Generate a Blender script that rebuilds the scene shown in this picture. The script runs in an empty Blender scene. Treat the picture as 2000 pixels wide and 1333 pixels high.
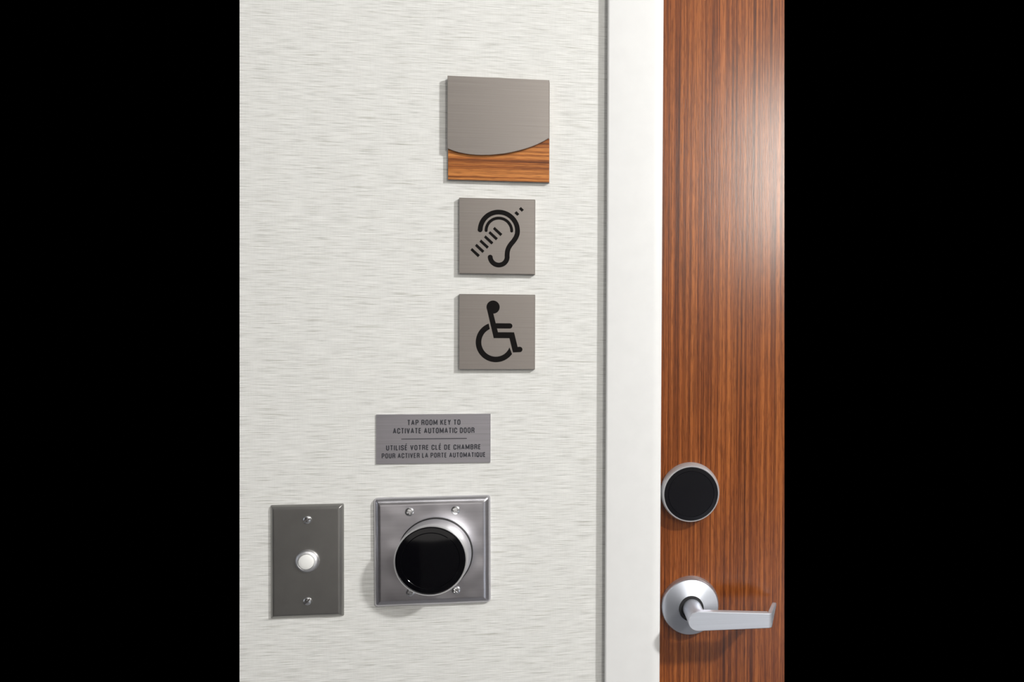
import bpy, bmesh, math, random
from mathutils import Vector, Matrix

scene = bpy.context.scene
COL = scene.collection

# ------------------------------------------------------------------ camera
cam_data = bpy.data.cameras.new('camera')
cam = bpy.data.objects.new('camera', cam_data)
COL.objects.link(cam)
cam_data.sensor_fit = 'HORIZONTAL'
cam_data.sensor_width = 36.0
cam_data.lens = 32.94
cam_data.shift_x = -0.2234
cam_data.shift_y = -0.0024
cam_data.clip_start = 0.01
R_ = Vector((0.98872761, -0.14952445, 0.00775508))
U_ = Vector((-0.00459879, 0.02144310, 0.99975949))
F_ = Vector((0.14965478, 0.98852548, -0.02051375))
rot = Matrix((R_, U_, -F_)).transposed()
cam.matrix_world = Matrix.Translation((0, -0.97, 1.33)) @ rot.to_4x4()
scene.camera = cam

# ------------------------------------------------------------------ world + exposure
world = bpy.data.worlds.new('world')
scene.world = world
world.use_nodes = True
bg = world.node_tree.nodes['Background']
bg.inputs['Color'].default_value = (0, 0, 0, 1)
bg.inputs['Strength'].default_value = 0.0
scene.view_settings.view_transform = 'Standard'
scene.view_settings.look = 'None'
scene.view_settings.exposure = 0.13
scene.view_settings.gamma = 1.0
scene.view_settings.use_curve_mapping = False


def area(name, loc, target, size, size_y, power, color=(1, 1, 1)):
    d = bpy.data.lights.new(name, 'AREA')
    d.shape = 'RECTANGLE'
    d.size, d.size_y = size, size_y
    d.energy = power
    d.color = color
    o = bpy.data.objects.new(name, d)
    o.location = loc
    o.rotation_euler = (Vector(target) - Vector(loc)).to_track_quat('-Z', 'Y').to_euler()
    COL.objects.link(o)
    return o


# ceiling downlight to the right: the shadows to the lower left
area('downlight', (1.52, -1.58, 2.46), (0.0, 0.0, 1.22), 0.15, 0.15, 52, (1.0, 0.99, 0.972))
# wall sconce across the corridor, mirrored in the door's varnish
area('wall_sconce', (0.62, -1.92, 1.79), (0.2, 0.0, 1.38), 0.14, 0.48, 11, (1.0, 0.97, 0.90))
# unseen long fill light added under the corridor ceiling
area('ceiling_fill', (0.4, -1.45, 2.47), (0.4, -1.35, 0.0), 2.2, 0.36, 8, (1.0, 0.985, 0.96))
# added fills across the corridor: warm for plaque and reader, bluish for the lever
area('plate_fill', (-0.42, -1.80, 0.98), (-0.20, 0.0, 1.10), 0.46, 0.30, 0.65, (1.0, 0.95, 0.90))
area('lever_fill', (0.62, -1.96, 0.45), (0.30, 0.0, 0.90), 0.60, 0.60, 1.3, (0.80, 0.88, 1.0))
# added cool fill at the corridor's left end, bluish in the metal
area('left_end_fill', (-2.9, -1.3, 1.4), (0.0, -0.9, 1.2), 1.1, 1.5, 3.5, (0.80, 0.88, 1.0))


# ------------------------------------------------------------------ material helpers
def mat(name):
    m = bpy.data.materials.new(name)
    m.use_nodes = True
    nt = m.node_tree
    b = nt.nodes['Principled BSDF']
    return m, nt, b


def node(nt, typ, **kw):
    n = nt.nodes.new(typ)
    for k, v in kw.items():
        if hasattr(n, k):
            setattr(n, k, v)
        else:
            n.inputs[k].default_value = v
    return n


def coords(nt, scale, loc=(0, 0, 0)):
    tc = nt.nodes.new('ShaderNodeTexCoord')
    mp = nt.nodes.new('ShaderNodeMapping')
    mp.inputs['Scale'].default_value = scale
    mp.inputs['Location'].default_value = loc
    nt.links.new(tc.outputs['Object'], mp.inputs['Vector'])
    return mp.outputs['Vector']


def noise(nt, vec, scale=1.0, detail=2.0, rough=0.5, dist=0.0):
    n = nt.nodes.new('ShaderNodeTexNoise')
    n.inputs['Scale'].default_value = scale
    n.inputs['Detail'].default_value = detail
    n.inputs['Roughness'].default_value = rough
    n.inputs['Distortion'].default_value = dist
    nt.links.new(vec, n.inputs['Vector'])
    return n.outputs['Fac']


def ramp(nt, fac, stops):
    r = nt.nodes.new('ShaderNodeValToRGB')
    els = r.color_ramp.elements
    els[0].position, els[0].color = stops[0][0], (*stops[0][1], 1)
    els[1].position, els[1].color = stops[-1][0], (*stops[-1][1], 1)
    for p, c in stops[1:-1]:
        e = els.new(p)
        e.color = (*c, 1)
    nt.links.new(fac, r.inputs['Fac'])
    return r.outputs['Color']


def mix(nt, fac, a, b, blend='MIX'):
    n = nt.nodes.new('ShaderNodeMix')
    n.data_type = 'RGBA'
    n.blend_type = blend
    if isinstance(fac, float):
        n.inputs[0].default_value = fac
    else:
        nt.links.new(fac, n.inputs[0])
    for k, v in ((6, a), (7, b)):
        if isinstance(v, tuple):
            n.inputs[k].default_value = (*v, 1)
        else:
            nt.links.new(v, n.inputs[k])
    return n.outputs[2]


def bump(nt, b, h, strength, dist):
    n = nt.nodes.new('ShaderNodeBump')
    n.inputs['Strength'].default_value = strength
    n.inputs['Distance'].default_value = dist
    nt.links.new(h, n.inputs['Height'])
    nt.links.new(n.outputs['Normal'], b.inputs['Normal'])


# woven paper: fine horizontal threads, a few darker slubs
def wallpaper():
    m, nt, b = mat('grasscloth_wallpaper')
    fine = noise(nt, coords(nt, (42, 42, 1250)), 1, 3, 0.55)
    slub = noise(nt, coords(nt, (24, 24, 850), (3, 1, 7)), 1, 2, 0.6)
    warp = noise(nt, coords(nt, (900, 900, 60), (5, 2, 1)), 1, 1, 0.5)
    c1 = ramp(nt, fine, [(0.28, (0.50, 0.50, 0.475)), (0.44, (0.69, 0.69, 0.668)), (0.62, (0.79, 0.79, 0.768))])
    c2 = ramp(nt, slub, [(0.27, (0.62, 0.61, 0.57)), (0.42, (1, 1, 1)), (1.0, (1, 1, 1))])
    c3 = ramp(nt, warp, [(0.35, (0.965, 0.965, 0.965)), (0.6, (1, 1, 1))])
    c = mix(nt, 0.85, c1, c2, 'MULTIPLY')
    c = mix(nt, 0.8, c, c3, 'MULTIPLY')
    nt.links.new(c, b.inputs['Base Color'])
    b.inputs['Roughness'].default_value = 0.8
    b.inputs['Specular IOR Level'].default_value = 0.25
    bump(nt, b, fine, 0.5, 0.0005)
    return m


def wood(name, axis, deep, mid, light, rough, spec=0.5, freq=1.0):
    """straight-grained veneer; axis is the grain's direction"""
    m, nt, b = mat(name)

    def s(across, along):
        return tuple(along if i == axis else across * freq for i in range(3))
    n1 = noise(nt, coords(nt, s(320, 1.8)), 1, 3, 0.6, 0.3)
    n2 = noise(nt, coords(nt, s(900, 4.5), (2, 4, 9)), 1, 3, 0.6)
    n3 = noise(nt, coords(nt, s(38, 1.2), (8, 1, 3)), 1, 2, 0.5)
    pore = noise(nt, coords(nt, s(1300, 60), (1, 7, 2)), 1, 2, 0.6)
    c1 = ramp(nt, n1, [(0.32, deep), (0.47, mid), (0.66, light)])
    c2 = ramp(nt, n2, [(0.34, (0.45, 0.40, 0.37)), (0.52, (1, 1, 1)), (0.75, (1.0, 1.0, 1.0))])
    c3 = ramp(nt, n3, [(0.3, (0.74, 0.72, 0.72)), (0.65, (1.0, 1.0, 1.0))])
    c4 = ramp(nt, pore, [(0.38, (0.50, 0.45, 0.42)), (0.52, (1, 1, 1))])
    c = mix(nt, 0.85, c1, c2, 'MULTIPLY')
    c = mix(nt, 0.8, c, c3, 'MULTIPLY')
    c = mix(nt, 0.7, c, c4, 'MULTIPLY')
    nt.links.new(c, b.inputs['Base Color'])
    b.inputs['Roughness'].default_value = rough
    b.inputs['Specular IOR Level'].default_value = spec
    bump(nt, b, pore, 0.12, 0.0003)
    return m


def steel(name, color, rough, grain=(8, 8, 1500), amount=0.16, wavy=0.0, bumpy=0.1):
    m, nt, b = mat(name)
    b.inputs['Metallic'].default_value = 1.0
    g = noise(nt, coords(nt, grain), 1, 3, 0.6)
    lo = tuple(c * (1 - amount) for c in color)
    hi = tuple(min(1, c * (1 + amount * 0.5)) for c in color)
    nt.links.new(ramp(nt, g, [(0.3, lo), (0.7, hi)]), b.inputs['Base Color'])
    b.inputs['Roughness'].default_value = rough
    if wavy:
        w = noise(nt, coords(nt, (28, 28, 28), (4, 4, 4)), 1, 1, 0.5)
        bump(nt, b, w, wavy, 0.004)
    elif bumpy:
        bump(nt, b, g, bumpy, 0.0002)
    return m


def plain(name, color, rough, metallic=0.0, coat=0.0, spec=0.5):
    m, nt, b = mat(name)
    v = noise(nt, coords(nt, (60, 60, 60)), 1, 2, 0.5)
    nt.links.new(ramp(nt, v, [(0.3, tuple(c * 0.97 for c in color)), (0.7, color)]), b.inputs['Base Color'])
    b.inputs['Roughness'].default_value = rough
    b.inputs['Metallic'].default_value = metallic
    b.inputs['Coat Weight'].default_value = coat
    b.inputs['Specular IOR Level'].default_value = spec
    return m


def spun(name, color, rough, aniso):
    """metal turned on a lathe about the local y axis"""
    m, nt, b = mat(name)
    b.inputs['Metallic'].default_value = 1.0
    b.inputs['Base Color'].default_value = (*color, 1)
    b.inputs['Roughness'].default_value = rough
    b.inputs['Anisotropic'].default_value = aniso
    t = nt.nodes.new('ShaderNodeTangent')
    t.direction_type = 'RADIAL'
    t.axis = 'Y'
    nt.links.new(t.outputs['Tangent'], b.inputs['Tangent'])
    return m


M = {
    'paper': wallpaper(),
    'paint': plain('white_enamel_paint', (0.76, 0.762, 0.758), 0.45),
    'door': wood('walnut_veneer', 2, (0.100, 0.024, 0.005), (0.255, 0.066, 0.012), (0.43, 0.135, 0.029), 0.235, 0.5),
    'sign_wood': wood('zebrano_veneer', 0, (0.16, 0.045, 0.012), (0.46, 0.15, 0.032), (0.66, 0.27, 0.07), 0.4, 0.4, 1.0),
    'sign_steel': steel('brushed_sign_steel', (0.385, 0.352, 0.330), 0.42, (8, 8, 1500), 0.10),
    'plaque_steel': steel('brushed_plaque_steel', (0.50, 0.485, 0.525), 0.38),
    'bell_steel': steel('dull_stainless_steel', (0.35, 0.345, 0.333), 0.40, (30, 30, 30), 0.08, 0.05),
    'reader_steel': steel('polished_stainless_steel', (0.60, 0.59, 0.63), 0.29, (14, 14, 900), 0.05, 0.35),
    'satin': steel('satin_chrome', (0.70, 0.73, 0.80), 0.42, (10, 10, 1200), 0.06),
    'spun': spun('spun_satin_chrome', (0.54, 0.57, 0.635), 0.36, 0.68),
    'ring': spun('turned_aluminium', (0.80, 0.80, 0.82), 0.42, 0.3),
    'lock_ring': plain('silver_satin_lacquer', (0.50, 0.50, 0.52), 0.38, 0.35),
    'screw': plain('bright_zinc_screw', (0.75, 0.76, 0.78), 0.22, 1.0),
    'black_glass': plain('black_gloss_glass', (0.002, 0.002, 0.003), 0.06, 0, 0, 0.2),
    'black_satin': plain('black_satin_plastic', (0.004, 0.004, 0.006), 0.22, 0, 0, 0.33),
    'ink': plain('black_ink', (0.004, 0.003, 0.003), 0.55, 0, 0, 0.12),
    'etch': plain('dark_grey_etched_fill', (0.042, 0.042, 0.050), 0.5, 0, 0, 0.25),
    'sign_edge': plain('grey_sign_core', (0.22, 0.21, 0.20), 0.5),
    'rubber': plain('black_rubber', (0.01, 0.01, 0.011), 0.5),
    'white_plastic': plain('white_plastic', (0.86, 0.86, 0.84), 0.3),
    'far_wall': plain('beige_corridor_paint', (0.50, 0.475, 0.45), 0.7),
    'dark_door': plain('dark_brown_door', (0.07, 0.05, 0.04), 0.5),
    'carpet': plain('grey_carpet', (0.24, 0.24, 0.25), 0.95),
    'ceiling': plain('white_ceiling_paint', (0.80, 0.80, 0.78), 0.8),
}

# the hardware's satin finish is a fine matte plating, not a bare mirror
M['satin'].node_tree.nodes['Principled BSDF'].inputs['Metallic'].default_value = 0.68
M['spun'].node_tree.nodes['Principled BSDF'].inputs['Metallic'].default_value = 0.80


# ------------------------------------------------------------------ object helpers
def link(name, bm, material, parent=None, loc=None, sharp=35):
    bmesh.ops.recalc_face_normals(bm, faces=bm.faces[:])
    me = bpy.data.meshes.new(name)
    bm.to_mesh(me)
    bm.free()
    for p in me.polygons:
        p.use_smooth = True
    me.set_sharp_from_angle(angle=math.radians(sharp))
    me.materials.append(material)
    o = bpy.data.objects.new(name, me)
    COL.objects.link(o)
    if parent is not None:
        o.parent = parent
    if loc is not None:
        o.location = loc
    return o


def tag(o, label=None, cat=None, group=None, kind=None):
    if label:
        o['label'] = label
    if cat:
        o['category'] = cat
    if group:
        o['group'] = group
    if kind:
        o['kind'] = kind
    return o


def empty(name, loc, parent=None):
    o = bpy.data.objects.new(name, None)
    o.empty_display_size = 0.02
    o.location = loc
    COL.objects.link(o)
    if parent is not None:
        o.parent = parent
    return o


def face(bm, vs):
    try:
        return bm.faces.new(vs)
    except ValueError:
        return None


def bridge(bm, a, b):
    n = len(a)
    for i in range(n):
        face(bm, (a[i], a[(i + 1) % n], b[(i + 1) % n], b[i]))


STEP = [0]


def prism(bm, poly, y0, y1, lift=0.0):
    """poly in (x, z), between y0 (back) and y1 (front); lift keeps overlapping pieces of a printed mark from coinciding"""
    if lift:
        STEP[0] = (STEP[0] + 1) % 61
        y1 -= lift * STEP[0]
    a = [bm.verts.new((x, y0, z)) for x, z in poly]
    b = [bm.verts.new((x, y1, z)) for x, z in poly]
    bridge(bm, a, b)
    face(bm, a)
    face(bm, b)


def box(bm, x0, x1, y0, y1, z0, z1):
    prism(bm, [(x0, z0), (x1, z0), (x1, z1), (x0, z1)], y0, y1)


def lathe(bm, prof, seg=96, cx=0.0, cz=0.0, y0=0.0, drift=(0, 0)):
    """prof: (radius, height towards the viewer); height grows to -y"""
    prev = None
    hmax = max(h for _, h in prof) or 1
    for r, h in prof:
        ox, oz = cx + drift[0] * h / hmax, cz + drift[1] * h / hmax
        if r <= 1e-7:
            cur = [bm.verts.new((ox, y0 - h, oz))]
        else:
            cur = [bm.verts.new((ox + r * math.cos(t), y0 - h, oz + r * math.sin(t)))
                   for t in (2 * math.pi * i / seg for i in range(seg))]
        if prev is not None:
            if len(cur) == 1 and len(prev) > 1:
                for i in range(seg):
                    face(bm, (prev[i], prev[(i + 1) % seg], cur[0]))
            elif len(prev) == 1 and len(cur) > 1:
                for i in range(seg):
                    face(bm, (cur[i], cur[(i + 1) % seg], prev[0]))
            else:
                bridge(bm, prev, cur)
        prev = cur


def rrect(w, h, r, seg=6):
    pts = []
    for cx, cz, a0 in ((w / 2 - r, h / 2 - r, 0), (-w / 2 + r, h / 2 - r, 90), (-w / 2 + r, -h / 2 + r, 180), (w / 2 - r, -h / 2 + r, 270)):
        for i in range(seg + 1):
            t = math.radians(a0 + 90 * i / seg)
            pts.append((cx + r * math.cos(t), cz + r * math.sin(t)))
    return pts


def raised_plate(bm, w, h, loops, r):
    """pressed wall plate: loops are (inset, height)"""
    prev = None
    for inset, ht in loops:
        rr = max(r - inset * 0.6, 0.0006)
        cur = [bm.verts.new((x, -ht, z)) for x, z in rrect(w - 2 * inset, h - 2 * inset, rr)]
        if prev:
            bridge(bm, prev, cur)
        else:
            face(bm, cur)
        prev = cur
    flat = [bm.verts.new((x, -loops[-1][1], z)) for x, z in rrect(w - 2 * loops[-1][0] - 0.0012, h - 2 * loops[-1][0] - 0.0012, 0.0006)]
    bridge(bm, prev, flat)
    face(bm, flat)


def bevelled_slab(bm, poly, depth, b):
    """a slab against y = 0 with a small chamfer b on its front edges"""
    n = len(poly)
    area2 = sum(poly[i][0] * poly[(i + 1) % n][1] - poly[(i + 1) % n][0] * poly[i][1] for i in range(n))
    if area2 < 0:
        poly = poly[::-1]
    ins = []
    for i in range(n):
        p0, p1, p2 = (Vector(poly[(i + k) % n]) for k in (-1, 0, 1))
        d1, d2 = (p1 - p0).normalized(), (p2 - p1).normalized()
        n1, n2 = Vector((-d1.y, d1.x)), Vector((-d2.y, d2.x))
        mv = (n1 + n2)
        mv = mv / max(mv.length_squared / 2, 0.3)
        ins.append(p1 + mv * b)
    a = [bm.verts.new((x, 0, z)) for x, z in poly]
    c = [bm.verts.new((x, -(depth - b), z)) for x, z in poly]
    e = [bm.verts.new((q.x, -depth, q.y)) for q in ins]
    bridge(bm, a, c)
    bridge(bm, c, e)
    face(bm, a)
    face(bm, e)


def stroke(bm, pts, w, y0, y1, closed=False, round_caps=False):
    """a line of width w drawn in the (x, z) plane, standing from y0 to y1"""
    P = [Vector(p) for p in pts]
    n = len(P)
    L, Rr = [], []
    for i in range(n):
        if closed:
            d1 = (P[i] - P[i - 1]).normalized()
            d2 = (P[(i + 1) % n] - P[i]).normalized()
        else:
            d1 = (P[i] - P[i - 1]).normalized() if i > 0 else (P[1] - P[0]).normalized()
            d2 = (P[i + 1] - P[i]).normalized() if i < n - 1 else d1
        n1, n2 = Vector((-d1.y, d1.x)), Vector((-d2.y, d2.x))
        mv = n1 + n2
        mv = mv / max(mv.length_squared / 2, 0.9)
        L.append(P[i] + mv * w / 2)
        Rr.append(P[i] - mv * w / 2)
    for i in range(n if closed else n - 1):
        j = (i + 1) % n
        prism(bm, [L[i], L[j], Rr[j], Rr[i]], y0, y1, 0.0000015)
    if round_caps and not closed:
        for c in (P[0], P[-1]):
            prism(bm, [(c.x + w / 2 * math.cos(t), c.y + w / 2 * math.sin(t))
                       for t in (2 * math.pi * k / 28 for k in range(28))], y0, y1, 0.0000015)


# ------------------------------------------------------------------ the setting
X_T0, X_T1 = 0.0071, 0.0636       # the white jamb
H_ROOM = 2.50


def wall_left_edge(z):
    return -0.3453 + (z - 0.962) * 0.00305


def door_right_edge(z):
    return 0.19915 - (z - 0.9287) * 0.00887


bm = bmesh.new()
prism(bm, [(wall_left_edge(0), 0), (X_T0, 0), (X_T0, H_ROOM), (wall_left_edge(H_ROOM), H_ROOM)], 0.10, 0.0)
wall = tag(link('wall_back', bm, M['paper']), 'pale grey woven wallpaper wall holding the signs and plates', 'wall', None, 'structure')

# jamb with eased edges: profile in (x, y) swept along z
bm = bmesh.new()
prof = [(X_T0, 0.10), (X_T0, -0.0085)]
for i in range(7):
    t = math.pi - math.pi / 2 * i / 6
    prof.append((X_T0 + 0.0025 + 0.0025 * math.cos(t), -0.0085 - 0.0025 * math.sin(t)))
for i in range(13):
    t = math.pi / 2 - math.pi / 2 * i / 12
    prof.append((X_T1 - 0.010 + 0.010 * math.cos(t), -0.0070 - 0.004 * math.sin(t)))
prof += [(X_T1, 0.10)]
a = [bm.verts.new((x, y, 0.0)) for x, y in prof]
b = [bm.verts.new((x, y, H_ROOM)) for x, y in prof]
bridge(bm, a, b)
face(bm, a)
face(bm, b)
tag(link('trim_1', bm, M['paint'], sharp=40), 'white painted door jamb between the wallpaper and the wooden door', 'door frame', None, 'structure')

DOOR_Y = 0.012
bm = bmesh.new()
x0 = X_T1 + 0.0008
prism(bm, [(x0, 0.008), (door_right_edge(0.008), 0.008), (door_right_edge(H_ROOM), H_ROOM), (x0, H_ROOM)], DOOR_Y + 0.044, DOOR_Y)
door = tag(link('door_1', bm, M['door']), 'reddish brown wood-veneer door with a round lock and a lever handle', 'door', None, 'structure')

# the corridor behind the camera
bm = bmesh.new(); box(bm, -3.0, 3.0, -2.10, -2.0, 0, H_ROOM)
tag(link('wall_front', bm, M['far_wall']), 'beige wall on the other side of the corridor', 'wall', None, 'structure')
bm = bmesh.new(); box(bm, -3.1, -3.0, -2.0, 0.0, 0, H_ROOM)
tag(link('wall_left', bm, M['far_wall']), 'beige wall at the left end of the corridor', 'wall', None, 'structure')
bm = bmesh.new(); box(bm, 3.0, 3.1, -2.0, 0.0, 0, H_ROOM)
tag(link('wall_right', bm, M['far_wall']), 'beige wall at the right end of the corridor', 'wall', None, 'structure')
bm = bmesh.new(); box(bm, -1.55, -0.60, -2.0, -1.985, 0, 2.1)  # unseen dark door, added to darken the doorbell plate's reflection
tag(link('added_dark_door', bm, M['dark_door']), 'unseen dark brown door added for the doorbell plate to reflect', 'door', None, 'structure')
bm = bmesh.new(); box(bm, -3.0, 3.0, -2.0, 0.0, -0.05, 0.0)
tag(link('floor', bm, M['carpet']), 'dark carpet of the corridor', 'floor', None, 'structure')
bm = bmesh.new(); box(bm, -3.0, 3.0, -2.0, 0.0, H_ROOM, H_ROOM + 0.05)
tag(link('ceiling', bm, M['ceiling']), 'white corridor ceiling', 'ceiling', None, 'structure')

# ------------------------------------------------------------------ screws
def cross_recess(o, w, l, depth, h_top, turn, arms=2):
    bm = bmesh.new()
    for k in range(arms):
        a = turn + k * math.pi / 2
        c, s = math.cos(a), math.sin(a)
        pts = [(-l, -w), (l, -w), (l, w), (-l, w)]
        prism(bm, [(x * c - z * s, x * s + z * c) for x, z in pts], -(h_top - depth), -(h_top + 0.002))
    bmesh.ops.recalc_face_normals(bm, faces=bm.faces[:])
    me = bpy.data.meshes.new('cutter')
    bm.to_mesh(me)
    bm.free()
    cut = bpy.data.objects.new('cutter', me)
    COL.objects.link(cut)
    md = o.modifiers.new('recess', 'BOOLEAN')
    md.operation = 'DIFFERENCE'
    md.solver = 'EXACT'
    md.use_self = True
    md.object = cut
    loc, par = o.location.copy(), o.parent
    o.parent = None
    o.location = (0, 0, 0)
    bpy.context.view_layer.update()
    ev = o.evaluated_get(bpy.context.evaluated_depsgraph_get())
    new = bpy.data.meshes.new_from_object(ev)
    o.modifiers.clear()
    old = o.data
    o.data = new
    bpy.data.meshes.remove(old)
    bpy.data.objects.remove(cut)
    bpy.data.meshes.remove(me)
    o.parent = par
    o.location = loc
    o.data.set_sharp_from_angle(angle=math.radians(30))


def screw(parent, x, z, y, r, h, turn, countersunk=False, slotted=False):
    bm = bmesh.new()
    prof = [(0, 0), (r, 0)]
    if countersunk:
        prof += [(r, h * 0.45), (r * 0.93, h * 0.8), (r * 0.72, h), (0, h)]
    else:
        for i in range(9):
            t = math.pi / 2 * i / 8
            prof.append((r * math.cos(t), h * (0.25 + 0.75 * math.sin(t))))
        prof[-1] = (0, h)
    lathe(bm, prof, 40)
    o = link('screw', bm, M['screw'], parent, (x, y, z), 40)
    if slotted:
        cross_recess(o, r * 0.16, r * 1.2, h * 0.5, h, turn, 1)
    else:
        cross_recess(o, r * 0.15, r * 0.55, h * 0.6, h, turn)
    return o


# ------------------------------------------------------------------ room sign (wood behind, metal in front)
S = empty('room_sign', (-0.0995, 0, 1.5169))
tag(S, 'large square room sign, blank brushed metal face above a wood-grain band', 'sign')
w2, h2 = 0.0984 / 2, 0.1010 / 2
bm = bmesh.new()
bevelled_slab(bm, [(-w2, -h2), (w2, -h2), (w2, h2), (-w2, h2)], 0.0040, 0.0001)
tag(link('backing', bm, M['sign_edge'], S), 'grey backing board')
bm = bmesh.new()
bevelled_slab(bm, [(-w2, -h2), (w2, -h2), (w2, h2), (-w2, h2)], 0.0015, 0.0003)
tag(link('wood_panel', bm, M['sign_wood'], S, (0, -0.0040, 0)), 'orange-brown wood-grain panel showing below the metal')
curve = [(-148.8, 1496.6), (-143.5, 1494.5), (-137.7, 1492.9), (-132, 1491.9), (-126.7, 1491.3), (-121, 1491.0), (-115.6, 1491.0), (-108, 1491.4),
         (-100.8, 1492.2), (-93.5, 1493.3), (-86.8, 1494.8), (-79.5, 1496.8), (-72.8, 1499.0), (-67, 1501.2), (-61.5, 1503.7), (-55.6, 1506.9), (-50.2, 1510.2)]
poly = [(x / 1000 + 0.0995, z / 1000 - 1.5169) for x, z in curve]
poly[0] = (-w2, poly[0][1])
poly[-1] = (w2, poly[-1][1])
poly += [(w2, h2 + 0.0006), (-w2, h2 + 0.0006)]
bm = bmesh.new()
bevelled_slab(bm, poly, 0.0035, 0.0003)
tag(link('metal_face', bm, M['sign_steel'], S, (0, -0.0055, 0)), 'blank brushed metal face with a curved lower edge')


# ------------------------------------------------------------------ hearing sign
def from_crop(ox, oy, s, cx, cz, k):
    """returns a function from drawn units to metres on the plate"""
    def f(u, v):
        return ((u - ox) * s - cx, -(v - oy) * s - cz)
    return f


S = empty('hearing_access_sign', (-0.1010, 0, 1.4111))
tag(S, 'square brushed metal sign with a black ear crossed by a dashed bar', 'sign')
w2, h2 = 0.0738 / 2, 0.0752 / 2
bm = bmesh.new()
bevelled_slab(bm, [(-w2, -h2), (w2, -h2), (w2, h2), (-w2, h2)], 0.0060, 0.0005)
link('plate', bm, M['sign_steel'], S)
ku, kv = 0.0738 / 1038, 0.0752 / 1042           # drawn units of the plate: 1038 x 1042


def E_(u, v):
    return ((u - 705) * ku, -(v - 640) * kv)


def arc(cx, cy, r, a0, a1, n=40):
    return [(cx + r * math.cos(math.radians(a0 + (a1 - a0) * i / n)), cy + r * math.sin(math.radians(a0 + (a1 - a0) * i / n))) for i in range(n + 1)]


def smooth(pts, n=10):
    out = []
    for i in range(len(pts) - 1):
        p0, p1, p2, p3 = (Vector(pts[max(0, min(len(pts) - 1, i + k))]) for k in (-1, 0, 1, 2))
        for j in range(n):
            t = j / n
            q = 0.5 * ((2 * p1) + (p2 - p0) * t + (2 * p0 - 5 * p1 + 4 * p2 - p3) * t * t + (-p0 + 3 * p1 - 3 * p2 + p3) * t ** 3)
            out.append((q.x, q.y))
    out.append(pts[-1])
    return out


bm = bmesh.new()
yb, yf = -0.0060, -0.0062
outer = arc(729, 560, 255, 180, 360, 50)
tail = smooth([(984, 560), (980, 602), (962, 650), (932, 698), (895, 744), (864, 793), (847, 845), (842, 900), (843, 921)], 8)[1:]
hook = arc(727, 921, 116, 0, 176, 40)[1:]
stroke(bm, [E_(472, 555)] + [E_(*q) for q in outer[1:] + tail + hook], 66 * ku, yb, yf, False, True)
stroke(bm, [E_(*q) for q in arc(729, 563, 175, 180, 360, 44)], 40 * ku, yb, yf, False, True)
for i in range(6):
    dx, dy = -61.2 * i, 59.4 * i
    prism(bm, [E_(u + dx, v + dy) for u, v in ((670, 511), (776, 607), (750, 636), (648, 540))], yb, yf)
for q in (((1030, 227), (1070, 266), (1042, 292), (1002, 254)), ((969, 286), (1008, 325), (980, 351), (940, 313))):
    prism(bm, [E_(*v) for v in q], yb, yf)
tag(link('ear_symbol', bm, M['ink'], S), 'black ear outline with a dashed diagonal bar')

# ------------------------------------------------------------------ wheelchair sign
S = empty('wheelchair_access_sign', (-0.1008, 0, 1.3155))
tag(S, 'square brushed metal sign with a black wheelchair user symbol', 'sign')
w2, h2 = 0.0738 / 2, 0.0752 / 2
bm = bmesh.new()
bevelled_slab(bm, [(-w2, -h2), (w2, -h2), (w2, h2), (-w2, h2)], 0.0060, 0.0005)
link('plate', bm, M['sign_steel'], S)
ku2, kv2 = 0.0738 / 1095, 0.0752 / 1090


def W_(u, v):
    return ((u - 745) * ku2, -(v - 658) * kv2)


bm = bmesh.new()
prism(bm, [W_(*q) for q in arc(686, 298, 95, 0, 360, 48)[:-1]], yb, yf, 0.0000015)
prism(bm, [W_(*q) for q in [(592, 305), (696, 748), (778, 748), (688, 388), (686, 298)]], yb, yf, 0.0000015)          # trunk
prism(bm, [W_(*q) for q in [(690, 532), (930, 532)] + arc(928, 570, 38, -90, 90, 16) + [(930, 608), (690, 608)]], yb, yf, 0.0000015)  # arm
prism(bm, [W_(*q) for q in [(692, 662), (990, 662), (970, 748), (696, 748)]], yb, yf, 0.0000015)                      # thigh
prism(bm, [W_(*q) for q in [(912, 700), (990, 662), (1048, 895), (975, 955)]], yb, yf, 0.0000015)                     # shin
prism(bm, [W_(*q) for q in [(975, 955), (1005, 878), (1075, 873)] + arc(1074, 912, 39, -90, 90, 16) + [(1075, 951)]], yb, yf, 0.0000015)  # foot
wheel_o = arc(727, 808, 290, -111, -324, 64)
wheel_i = arc(727, 808, 210, -115, -340, 64)
wo = [bm.verts.new((W_(*q)[0], yf, W_(*q)[1])) for q in wheel_o]
wi = [bm.verts.new((W_(*q)[0], yf, W_(*q)[1])) for q in wheel_i]
wob = [bm.verts.new((v.co.x, yb, v.co.z)) for v in wo]
wib = [bm.verts.new((v.co.x, yb, v.co.z)) for v in wi]
for i in range(64):
    face(bm, (wo[i], wo[i + 1], wi[i + 1], wi[i]))
    face(bm, (wob[i], wob[i + 1], wib[i + 1], wib[i]))
    face(bm, (wo[i], wo[i + 1], wob[i + 1], wob[i]))
    face(bm, (wi[i], wi[i + 1], wib[i + 1], wib[i]))
for i in (0, 64):
    face(bm, (wo[i], wi[i], wib[i], wob[i]))
tag(link('wheelchair_symbol', bm, M['ink'], S), 'black figure seated in a wheelchair')

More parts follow.
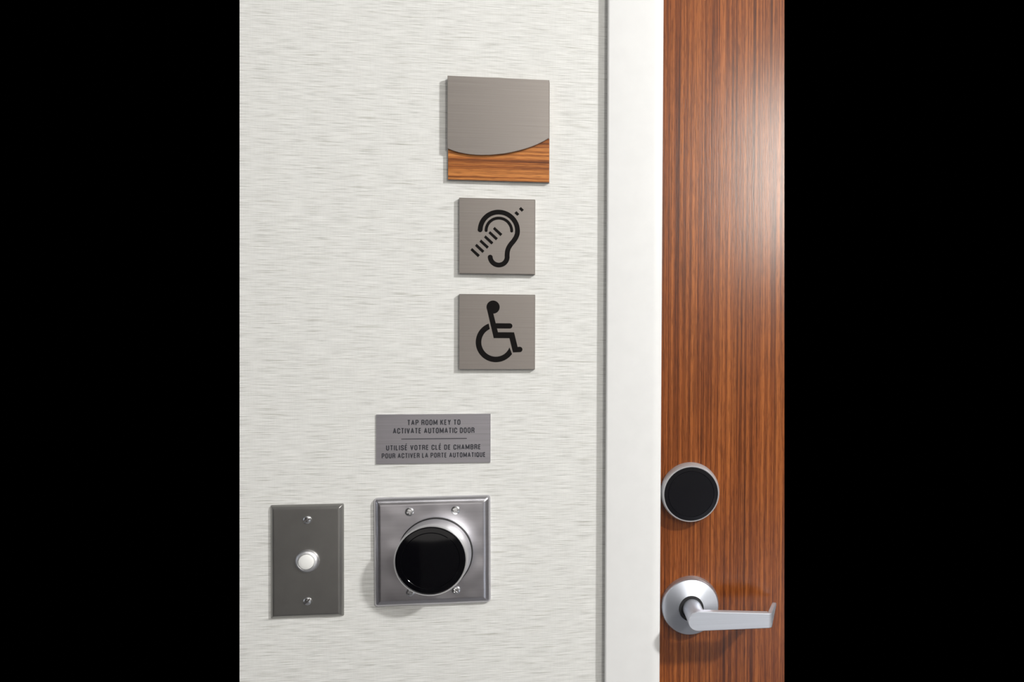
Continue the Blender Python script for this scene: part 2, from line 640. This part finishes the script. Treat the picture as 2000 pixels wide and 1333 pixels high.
# ------------------------------------------------------------------ instruction plaque
GL = {
    'A': [[(0, 0), (.5, 1), (1, 0)], [(.18, .27), (.82, .27)]],
    'B': [[(0, 0), (0, 1), (.72, 1), (.98, .88), (.98, .66), (.72, .53), (0, .53)], [(.72, .53), (1, .41), (1, .13), (.74, 0), (0, 0)]],
    'C': [[(1, .66), (1, .84), (.74, 1), (.26, 1), (0, .84), (0, .16), (.26, 0), (.74, 0), (1, .16), (1, .34)]],
    'D': [[(0, 0), (0, 1), (.68, 1), (1, .84), (1, .16), (.68, 0), (-.1, 0)]],
    'E': [[(1, 1), (0, 1), (0, 0), (1, 0)], [(0, .52), (.86, .52)]],
    'H': [[(0, -.06), (0, 1.06)], [(1, -.06), (1, 1.06)], [(0, .52), (1, .52)]],
    'I': [[(0, -.06), (0, 1.06)]],
    'K': [[(0, -.06), (0, 1.06)], [(1, 1.04), (.08, .40)], [(.38, .62), (1.02, -.04)]],
    'L': [[(0, 1.06), (0, 0), (1.02, 0)]],
    'M': [[(0, -.06), (0, 1), (.5, .15), (1, 1), (1, -.06)]],
    'O': [[(1, .84), (.74, 1), (.26, 1), (0, .84), (0, .16), (.26, 0), (.74, 0), (1, .16), (1, .84)]],
    'P': [[(0, -.06), (0, 1), (.72, 1), (1, .87), (1, .60), (.72, .46), (0, .46)]],
    'Q': [[(1, .84), (.74, 1), (.26, 1), (0, .84), (0, .16), (.26, 0), (.74, 0), (1, .16), (1, .84)], [(.55, .25), (1.1, -.1)]],
    'R': [[(0, -.06), (0, 1), (.72, 1), (1, .88), (1, .64), (.72, .50), (0, .50)], [(.62, .50), (.96, .36), (1.02, -.06)]],
    'S': [[(1, .72), (1, .86), (.74, 1), (.26, 1), (0, .86), (0, .66), (.22, .54), (.78, .46), (1, .34), (1, .14), (.74, 0), (.26, 0), (0, .14), (0, .28)]],
    'T': [[(-.08, 1), (1.08, 1)], [(.5, 1), (.5, -.06)]],
    'U': [[(0, 1.06), (0, .16), (.26, 0), (.74, 0), (1, .16), (1, 1.06)]],
    'V': [[(0, 1.04), (.5, 0), (1, 1.04)]],
    'Y': [[(0, 1.04), (.5, .46), (1, 1.04)], [(.5, .46), (.5, -.06)]],
}
GW = {'I': 0.17, 'M': 0.70, ' ': 0.20, 'T': 0.50, 'A': 0.58, 'V': 0.56, 'E': 0.45, 'L': 0.43}


def pen(bm, pts, w, y0, y1):
    """a pen line with round joints and square ends"""
    P = [Vector(p) for p in pts]
    for a, b in zip(P[:-1], P[1:]):
        d = (b - a).normalized() * (w / 2)
        nrm = Vector((-d.y, d.x))
        prism(bm, [a + nrm, b + nrm, b - nrm, a - nrm], y0, y1, 0.0000015)
    for c in P[1:-1]:
        prism(bm, [(c.x + w / 2 * math.cos(t), c.y + w / 2 * math.sin(t))
                   for t in (2 * math.pi * k / 12 for k in range(12))], y0, y1, 0.0000015)


def text_line(bm, text, x0, x1, z0, z1, y0, y1):
    """condensed bold capitals fitted between x0 and x1, z0 and z1"""
    h = z1 - z0
    adv = []
    for ch in text:
        base = 'E' if ch == 'É' else ch
        adv.append(GW.get(base, 0.53))
    gap = 0.115
    total = sum(adv) + gap * (len(text) - 1)
    kx = (x1 - x0) / total
    sw = 0.18
    x = 0.0
    for ch, w in zip(text, adv):
        base = 'E' if ch == 'É' else ch
        for line in GL.get(base, []):
            pts = []
            for u, v in line:
                px = x + sw / 2 + u * (w - sw) if base != 'I' else x + w / 2
                pts.append((x0 + px * kx, z0 + (sw / 2 + v * (1 - sw)) * h))
            pen(bm, pts, sw * (h * 0.5 + kx * 0.5), y0, y1)
        if ch == 'É':
            pen(bm, [(x0 + (x + w * .36) * kx, z0 + 1.10 * h), (x0 + (x + w * .70) * kx, z0 + 1.30 * h)], 0.14 * h, y0, y1)
        x += w + gap


S = empty('instruction_plaque', (-0.1625, 0, 1.2084))
tag(S, 'small oblong metal plaque with English and French room key instructions', 'sign')
w2, h2 = 0.1098 / 2, 0.0491 / 2
bm = bmesh.new()
bevelled_slab(bm, [(-w2, -h2), (w2, -h2), (w2, h2), (-w2, h2)], 0.0020, 0.0003)
link('plate', bm, M['plaque_steel'], S)
for t, a, b, c, d in (('TAP ROOM KEY TO', -187.9, -136.7, 1222.1, 1227.5), ('ACTIVATE AUTOMATIC DOOR', -201.6, -123.1, 1213.8, 1219.4),
                      ('UTILISÉ VOTRE CLÉ DE CHAMBRE', -208.1, -116.9, 1197.2, 1202.4), ('POUR ACTIVER LA PORTE AUTOMATIQUE', -212.2, -112.3, 1189.4, 1194.4)):
    bm = bmesh.new()
    text_line(bm, t, a / 1000 + 0.1625, b / 1000 + 0.1625, c / 1000 - 1.2084, d / 1000 - 1.2084, -0.0020, -0.00215)
    tag(link('lettering', bm, M['etch'], S), 'dark grey capitals reading ' + t)
bm = bmesh.new()
box(bm, -0.1936 + 0.1625, -0.1306 + 0.1625, -0.0020, -0.00215, 1.20802 - 1.2084, 1.20880 - 1.2084)
tag(link('divider_line', bm, M['etch'], S), 'thin dark line between the English and French texts')

# ------------------------------------------------------------------ doorbell
S = empty('doorbell', (-0.2822, 0, 1.0893))
tag(S, 'narrow dark steel wall plate with a round white doorbell button', 'doorbell')
bm = bmesh.new()
raised_plate(bm, 0.0680, 0.1115, [(0, 0), (0, 0.0006), (0.0008, 0.0022), (0.0022, 0.0040), (0.0032, 0.0048), (0.0042, 0.0050)], 0.0012)
link('wall_plate', bm, M['bell_steel'], S, None, 20)
bm = bmesh.new()
lathe(bm, [(0, 0), (0.0112, 0), (0.0112, 0.0008), (0.0106, 0.0024), (0.0096, 0.0034), (0.0084, 0.0038), (0.0078, 0.0034), (0.0076, 0.0010), (0, 0.0010)], 72, 0.0010, 0.0008, -0.0050)
tag(link('bezel', bm, M['ring'], S), 'bright metal ring around the button')
bm = bmesh.new()
lathe(bm, [(0, 0), (0.0073, 0), (0.0073, 0.0034), (0.0070, 0.0042), (0.0060, 0.0047), (0.0035, 0.0051), (0, 0.0052)], 72, 0.0012, 0.0008, -0.0060)
tag(link('push_button', bm, M['white_plastic'], S), 'white push button')
screw(S, 0.0011, 0.0413, -0.0050, 0.0040, 0.0020, 0.45, False, True)
screw(S, 0.0011, -0.0388, -0.0050, 0.0040, 0.0020, 0.75, False, True)

# ------------------------------------------------------------------ key reader
S = empty('key_card_reader', (-0.1632, 0, 1.0963))
S.rotation_euler = (0, math.radians(-0.35), 0)
tag(S, 'square steel wall plate with a protruding round black key reader', 'key reader')
bm = bmesh.new()
raised_plate(bm, 0.1120, 0.1085, [(0, 0), (0, 0.0020), (0.0004, 0.0034), (0.0016, 0.0050), (0.0034, 0.0064), (0.0052, 0.0071), (0.0070, 0.0073)], 0.0036)
link('wall_plate', bm, M['reader_steel'], S, None, 50)
bm = bmesh.new()
lathe(bm, [(0, 0), (0.0362, 0), (0.0362, 0.0016), (0.0356, 0.0022), (0.0349, 0.0022), (0, 0.0022)], 96, 0.0032, -0.0021, -0.0073)
tag(link('gasket', bm, M['rubber'], S), 'thin black ring at the foot of the reader')
bm = bmesh.new()
lathe(bm, [(0, 0), (0.0348, 0), (0.0348, 0.0010), (0.0352, 0.0018), (0.0344, 0.0250), (0.0341, 0.0258), (0.0336, 0.0262), (0.0330, 0.0262), (0.0328, 0.0256), (0, 0.0256)], 128, 0.0034, -0.0018, -0.0095)
tag(link('housing', bm, M['ring'], S), 'silver round housing')
bm = bmesh.new()
lathe(bm, [(0, 0), (0.0327, 0), (0.0327, 0.0004), (0.0318, 0.0012), (0.0275, 0.0014), (0.0271, 0.0011), (0.0267, 0.0015), (0.0150, 0.0020), (0, 0.0022)], 128, 0.0034, -0.0018, -0.0351)
tag(link('reader_face', bm, M['black_glass'], S), 'glossy black reading face')
for k, (x, z) in enumerate(((-184.5, 1136.8), (-140.4, 1137.2), (-184.0, 1056.8), (-140.2, 1056.8))):
    screw(S, x / 1000 + 0.1632, z / 1000 - 1.0963, -0.0073, 0.0042, 0.0016, 0.3 + 0.7 * k, True)

# ------------------------------------------------------------------ door lock and handle: parts of the door
L = empty('door_lock', (0.0956, DOOR_Y, 1.1479), door)
tag(L, 'round black electronic lock with a silver rim, above the lever handle')
bm = bmesh.new()
lathe(bm, [(0, 0), (0.0309, 0), (0.0309, 0.0025), (0.0308, 0.0050), (0.0306, 0.0075), (0.0303, 0.0100), (0.0299, 0.0122), (0.0294, 0.0140), (0.0288, 0.0150), (0.0282, 0.0150), (0.0280, 0.0144), (0, 0.0144)], 128)
tag(link('housing', bm, M['lock_ring'], L), 'silver round housing')
bm = bmesh.new()
lathe(bm, [(0, 0), (0.0279, 0), (0.0279, 0.0003), (0.0274, 0.0010), (0.0240, 0.0012), (0.0237, 0.0009), (0.0234, 0.0012), (0, 0.0015)], 128, 0, 0, -0.0144)
tag(link('lock_face', bm, M['black_satin'], L), 'black round face with a fine inner ring')

HX, HZ = 0.0964, 1.0280
Hn = empty('door_handle', (HX, DOOR_Y, HZ), door)
tag(Hn, 'satin metal lever handle on a round rose, below the round lock')
bm = bmesh.new()
lathe(bm, [(0, 0), (0.0303, 0), (0.0303, 0.0025), (0.0302, 0.0045), (0.0300, 0.0065), (0.0297, 0.0083), (0.0292, 0.0098), (0.0286, 0.0106), (0.0135, 0.0158), (0.0130, 0.0160), (0.0130, 0.0110), (0, 0.0110)], 128)
tag(link('rose', bm, M['spun'], Hn, None, 25), 'round spun-metal rose')
bm = bmesh.new()
lathe(bm, [(0, 0), (0.0128, 0), (0.0128, 0.0045), (0.0118, 0.0058), (0.0104, 0.0058), (0.0100, 0.0045), (0, 0.0045)], 72, 0, 0.0008, -0.0112)
tag(link('collar', bm, M['rubber'], Hn), 'black ring where the lever enters the rose')

# the lever: neck, flat bar and a short return to the door, one casting
bm = bmesh.new()
FR = 0.058                                             # front of the bar, from the door
lathe(bm, [(0, 0.0155), (0.0096, 0.0155), (0.0095, 0.030), (0.0096, 0.044), (0.0097, 0.0525), (0.0092, 0.0545), (0, 0.0545)], 72, 0.0000, 0.0010, 0, (0.0029, -0.0012))
secs = []                                              # (path point x, y, normal x, y, half thickness, z low, z high)
xl, rr, zc = 0.0896 - HX, 0.0097, 1.02795 - HZ


def zr(x):                                             # top and bottom edges along the bar, absolute x
    t = (x - 0.0993) / (0.1733 - 0.0993)
    return 1.01822 - HZ, (1.03795 + (1.03313 - 1.03795) * t) - HZ


for dx in (0.0001, 0.0004, 0.0010, 0.0020, 0.0034, 0.0050, 0.0072):
    hh = math.sqrt(max(rr * rr - (rr - dx) ** 2, 0))
    secs.append((xl + dx, zc - hh, zc + hh, 0.008))
for xa in (0.0993, 0.103, 0.107, 0.1085, 0.110, 0.112, 0.115, 0.119, 0.126, 0.135, 0.145, 0.155, 0.165, 0.1705):
    lo, hi = zr(xa)
    secs.append((xa - HX, lo, hi, 0.008))
rings = []
ch = 0.0007


def ring(front, back, lo, hi):
    """front/back: (x, y) points of one cross section; chamfered corners"""
    fx, fy = front
    bx, by = back
    d = Vector((bx - fx, by - fy))
    ln = d.length
    d /= ln
    c = min(ch, (hi - lo) * 0.25, ln * 0.25)
    pts = []
    for (s, z) in ((c, lo), (ln - c, lo), (ln, lo + c), (ln, hi - c), (ln - c, hi), (c, hi), (0, hi - c), (0, lo + c)):
        pts.append(bm.verts.new((fx + d.x * s, fy + d.y * s, z)))
    return pts


for x, lo, hi, th in secs:
    rings.append(ring((x, -FR), (x, -FR + th), lo, hi))
# concave fillet where the bar leaves the neck
fil = []
for k in range(9):
    t = math.pi / 2 * k / 8
    fil.append((0.1090 + 0.011 - 0.011 * math.cos(t) - HX, -(0.0505 - 0.011 + 0.011 * math.sin(t))))
fil = fil[::1] + [(0.1070 - HX, -0.0515), (0.1070 - HX, -0.0400)]
lo_f = [bm.verts.new((x, y, 1.0225 - HZ)) for x, y in fil]
hi_f = [bm.verts.new((x, y, 1.0315 - HZ)) for x, y in fil]
bridge(bm, lo_f, hi_f)
face(bm, lo_f)
face(bm, hi_f)
# bend, then the return slanting outwards as it goes back
RX = 0.1733 - HX
lo_e, hi_e = zr(0.1733)
for k in range(1, 7):
    a = math.radians(74 * k / 6)
    r_out, r_in = 0.0046, 0.0008
    cx, cy = RX - 0.0030, -FR + r_out
    front = (cx + r_out * math.sin(a), cy - r_out * math.cos(a))
    back = (cx - 0.0006 + r_in * math.sin(a), cy + 0.0014 - r_in * math.cos(a))
    rings.append(ring(front, back, lo_e, hi_e))
f0, b0 = Vector(front), Vector(back)
dirv = Vector((0.30, 0.954)).normalized()
for t, dl, dh in ((0.010, 0.0025, 0.0), (0.020, 0.0055, -0.0002), (0.030, 0.0085, -0.0006), (0.0375, 0.0100, -0.0012), (0.0385, 0.0106, -0.0018)):
    f1 = f0 + dirv * t
    b1 = b0 + dirv * t
    mid = (f1 + b1) / 2
    k = 0.95 if t < 0.038 else 0.6
    rings.append(ring(tuple(mid + (f1 - mid) * k), tuple(mid + (b1 - mid) * k), lo_e + dl, hi_e + dh))
for a, b in zip(rings[:-1], rings[1:]):
    bridge(bm, a, b)
face(bm, rings[0])
face(bm, rings[-1])
tag(link('lever', bm, M['satin'], Hn, None, 40), 'flat satin metal lever bending back to the door at its tip')
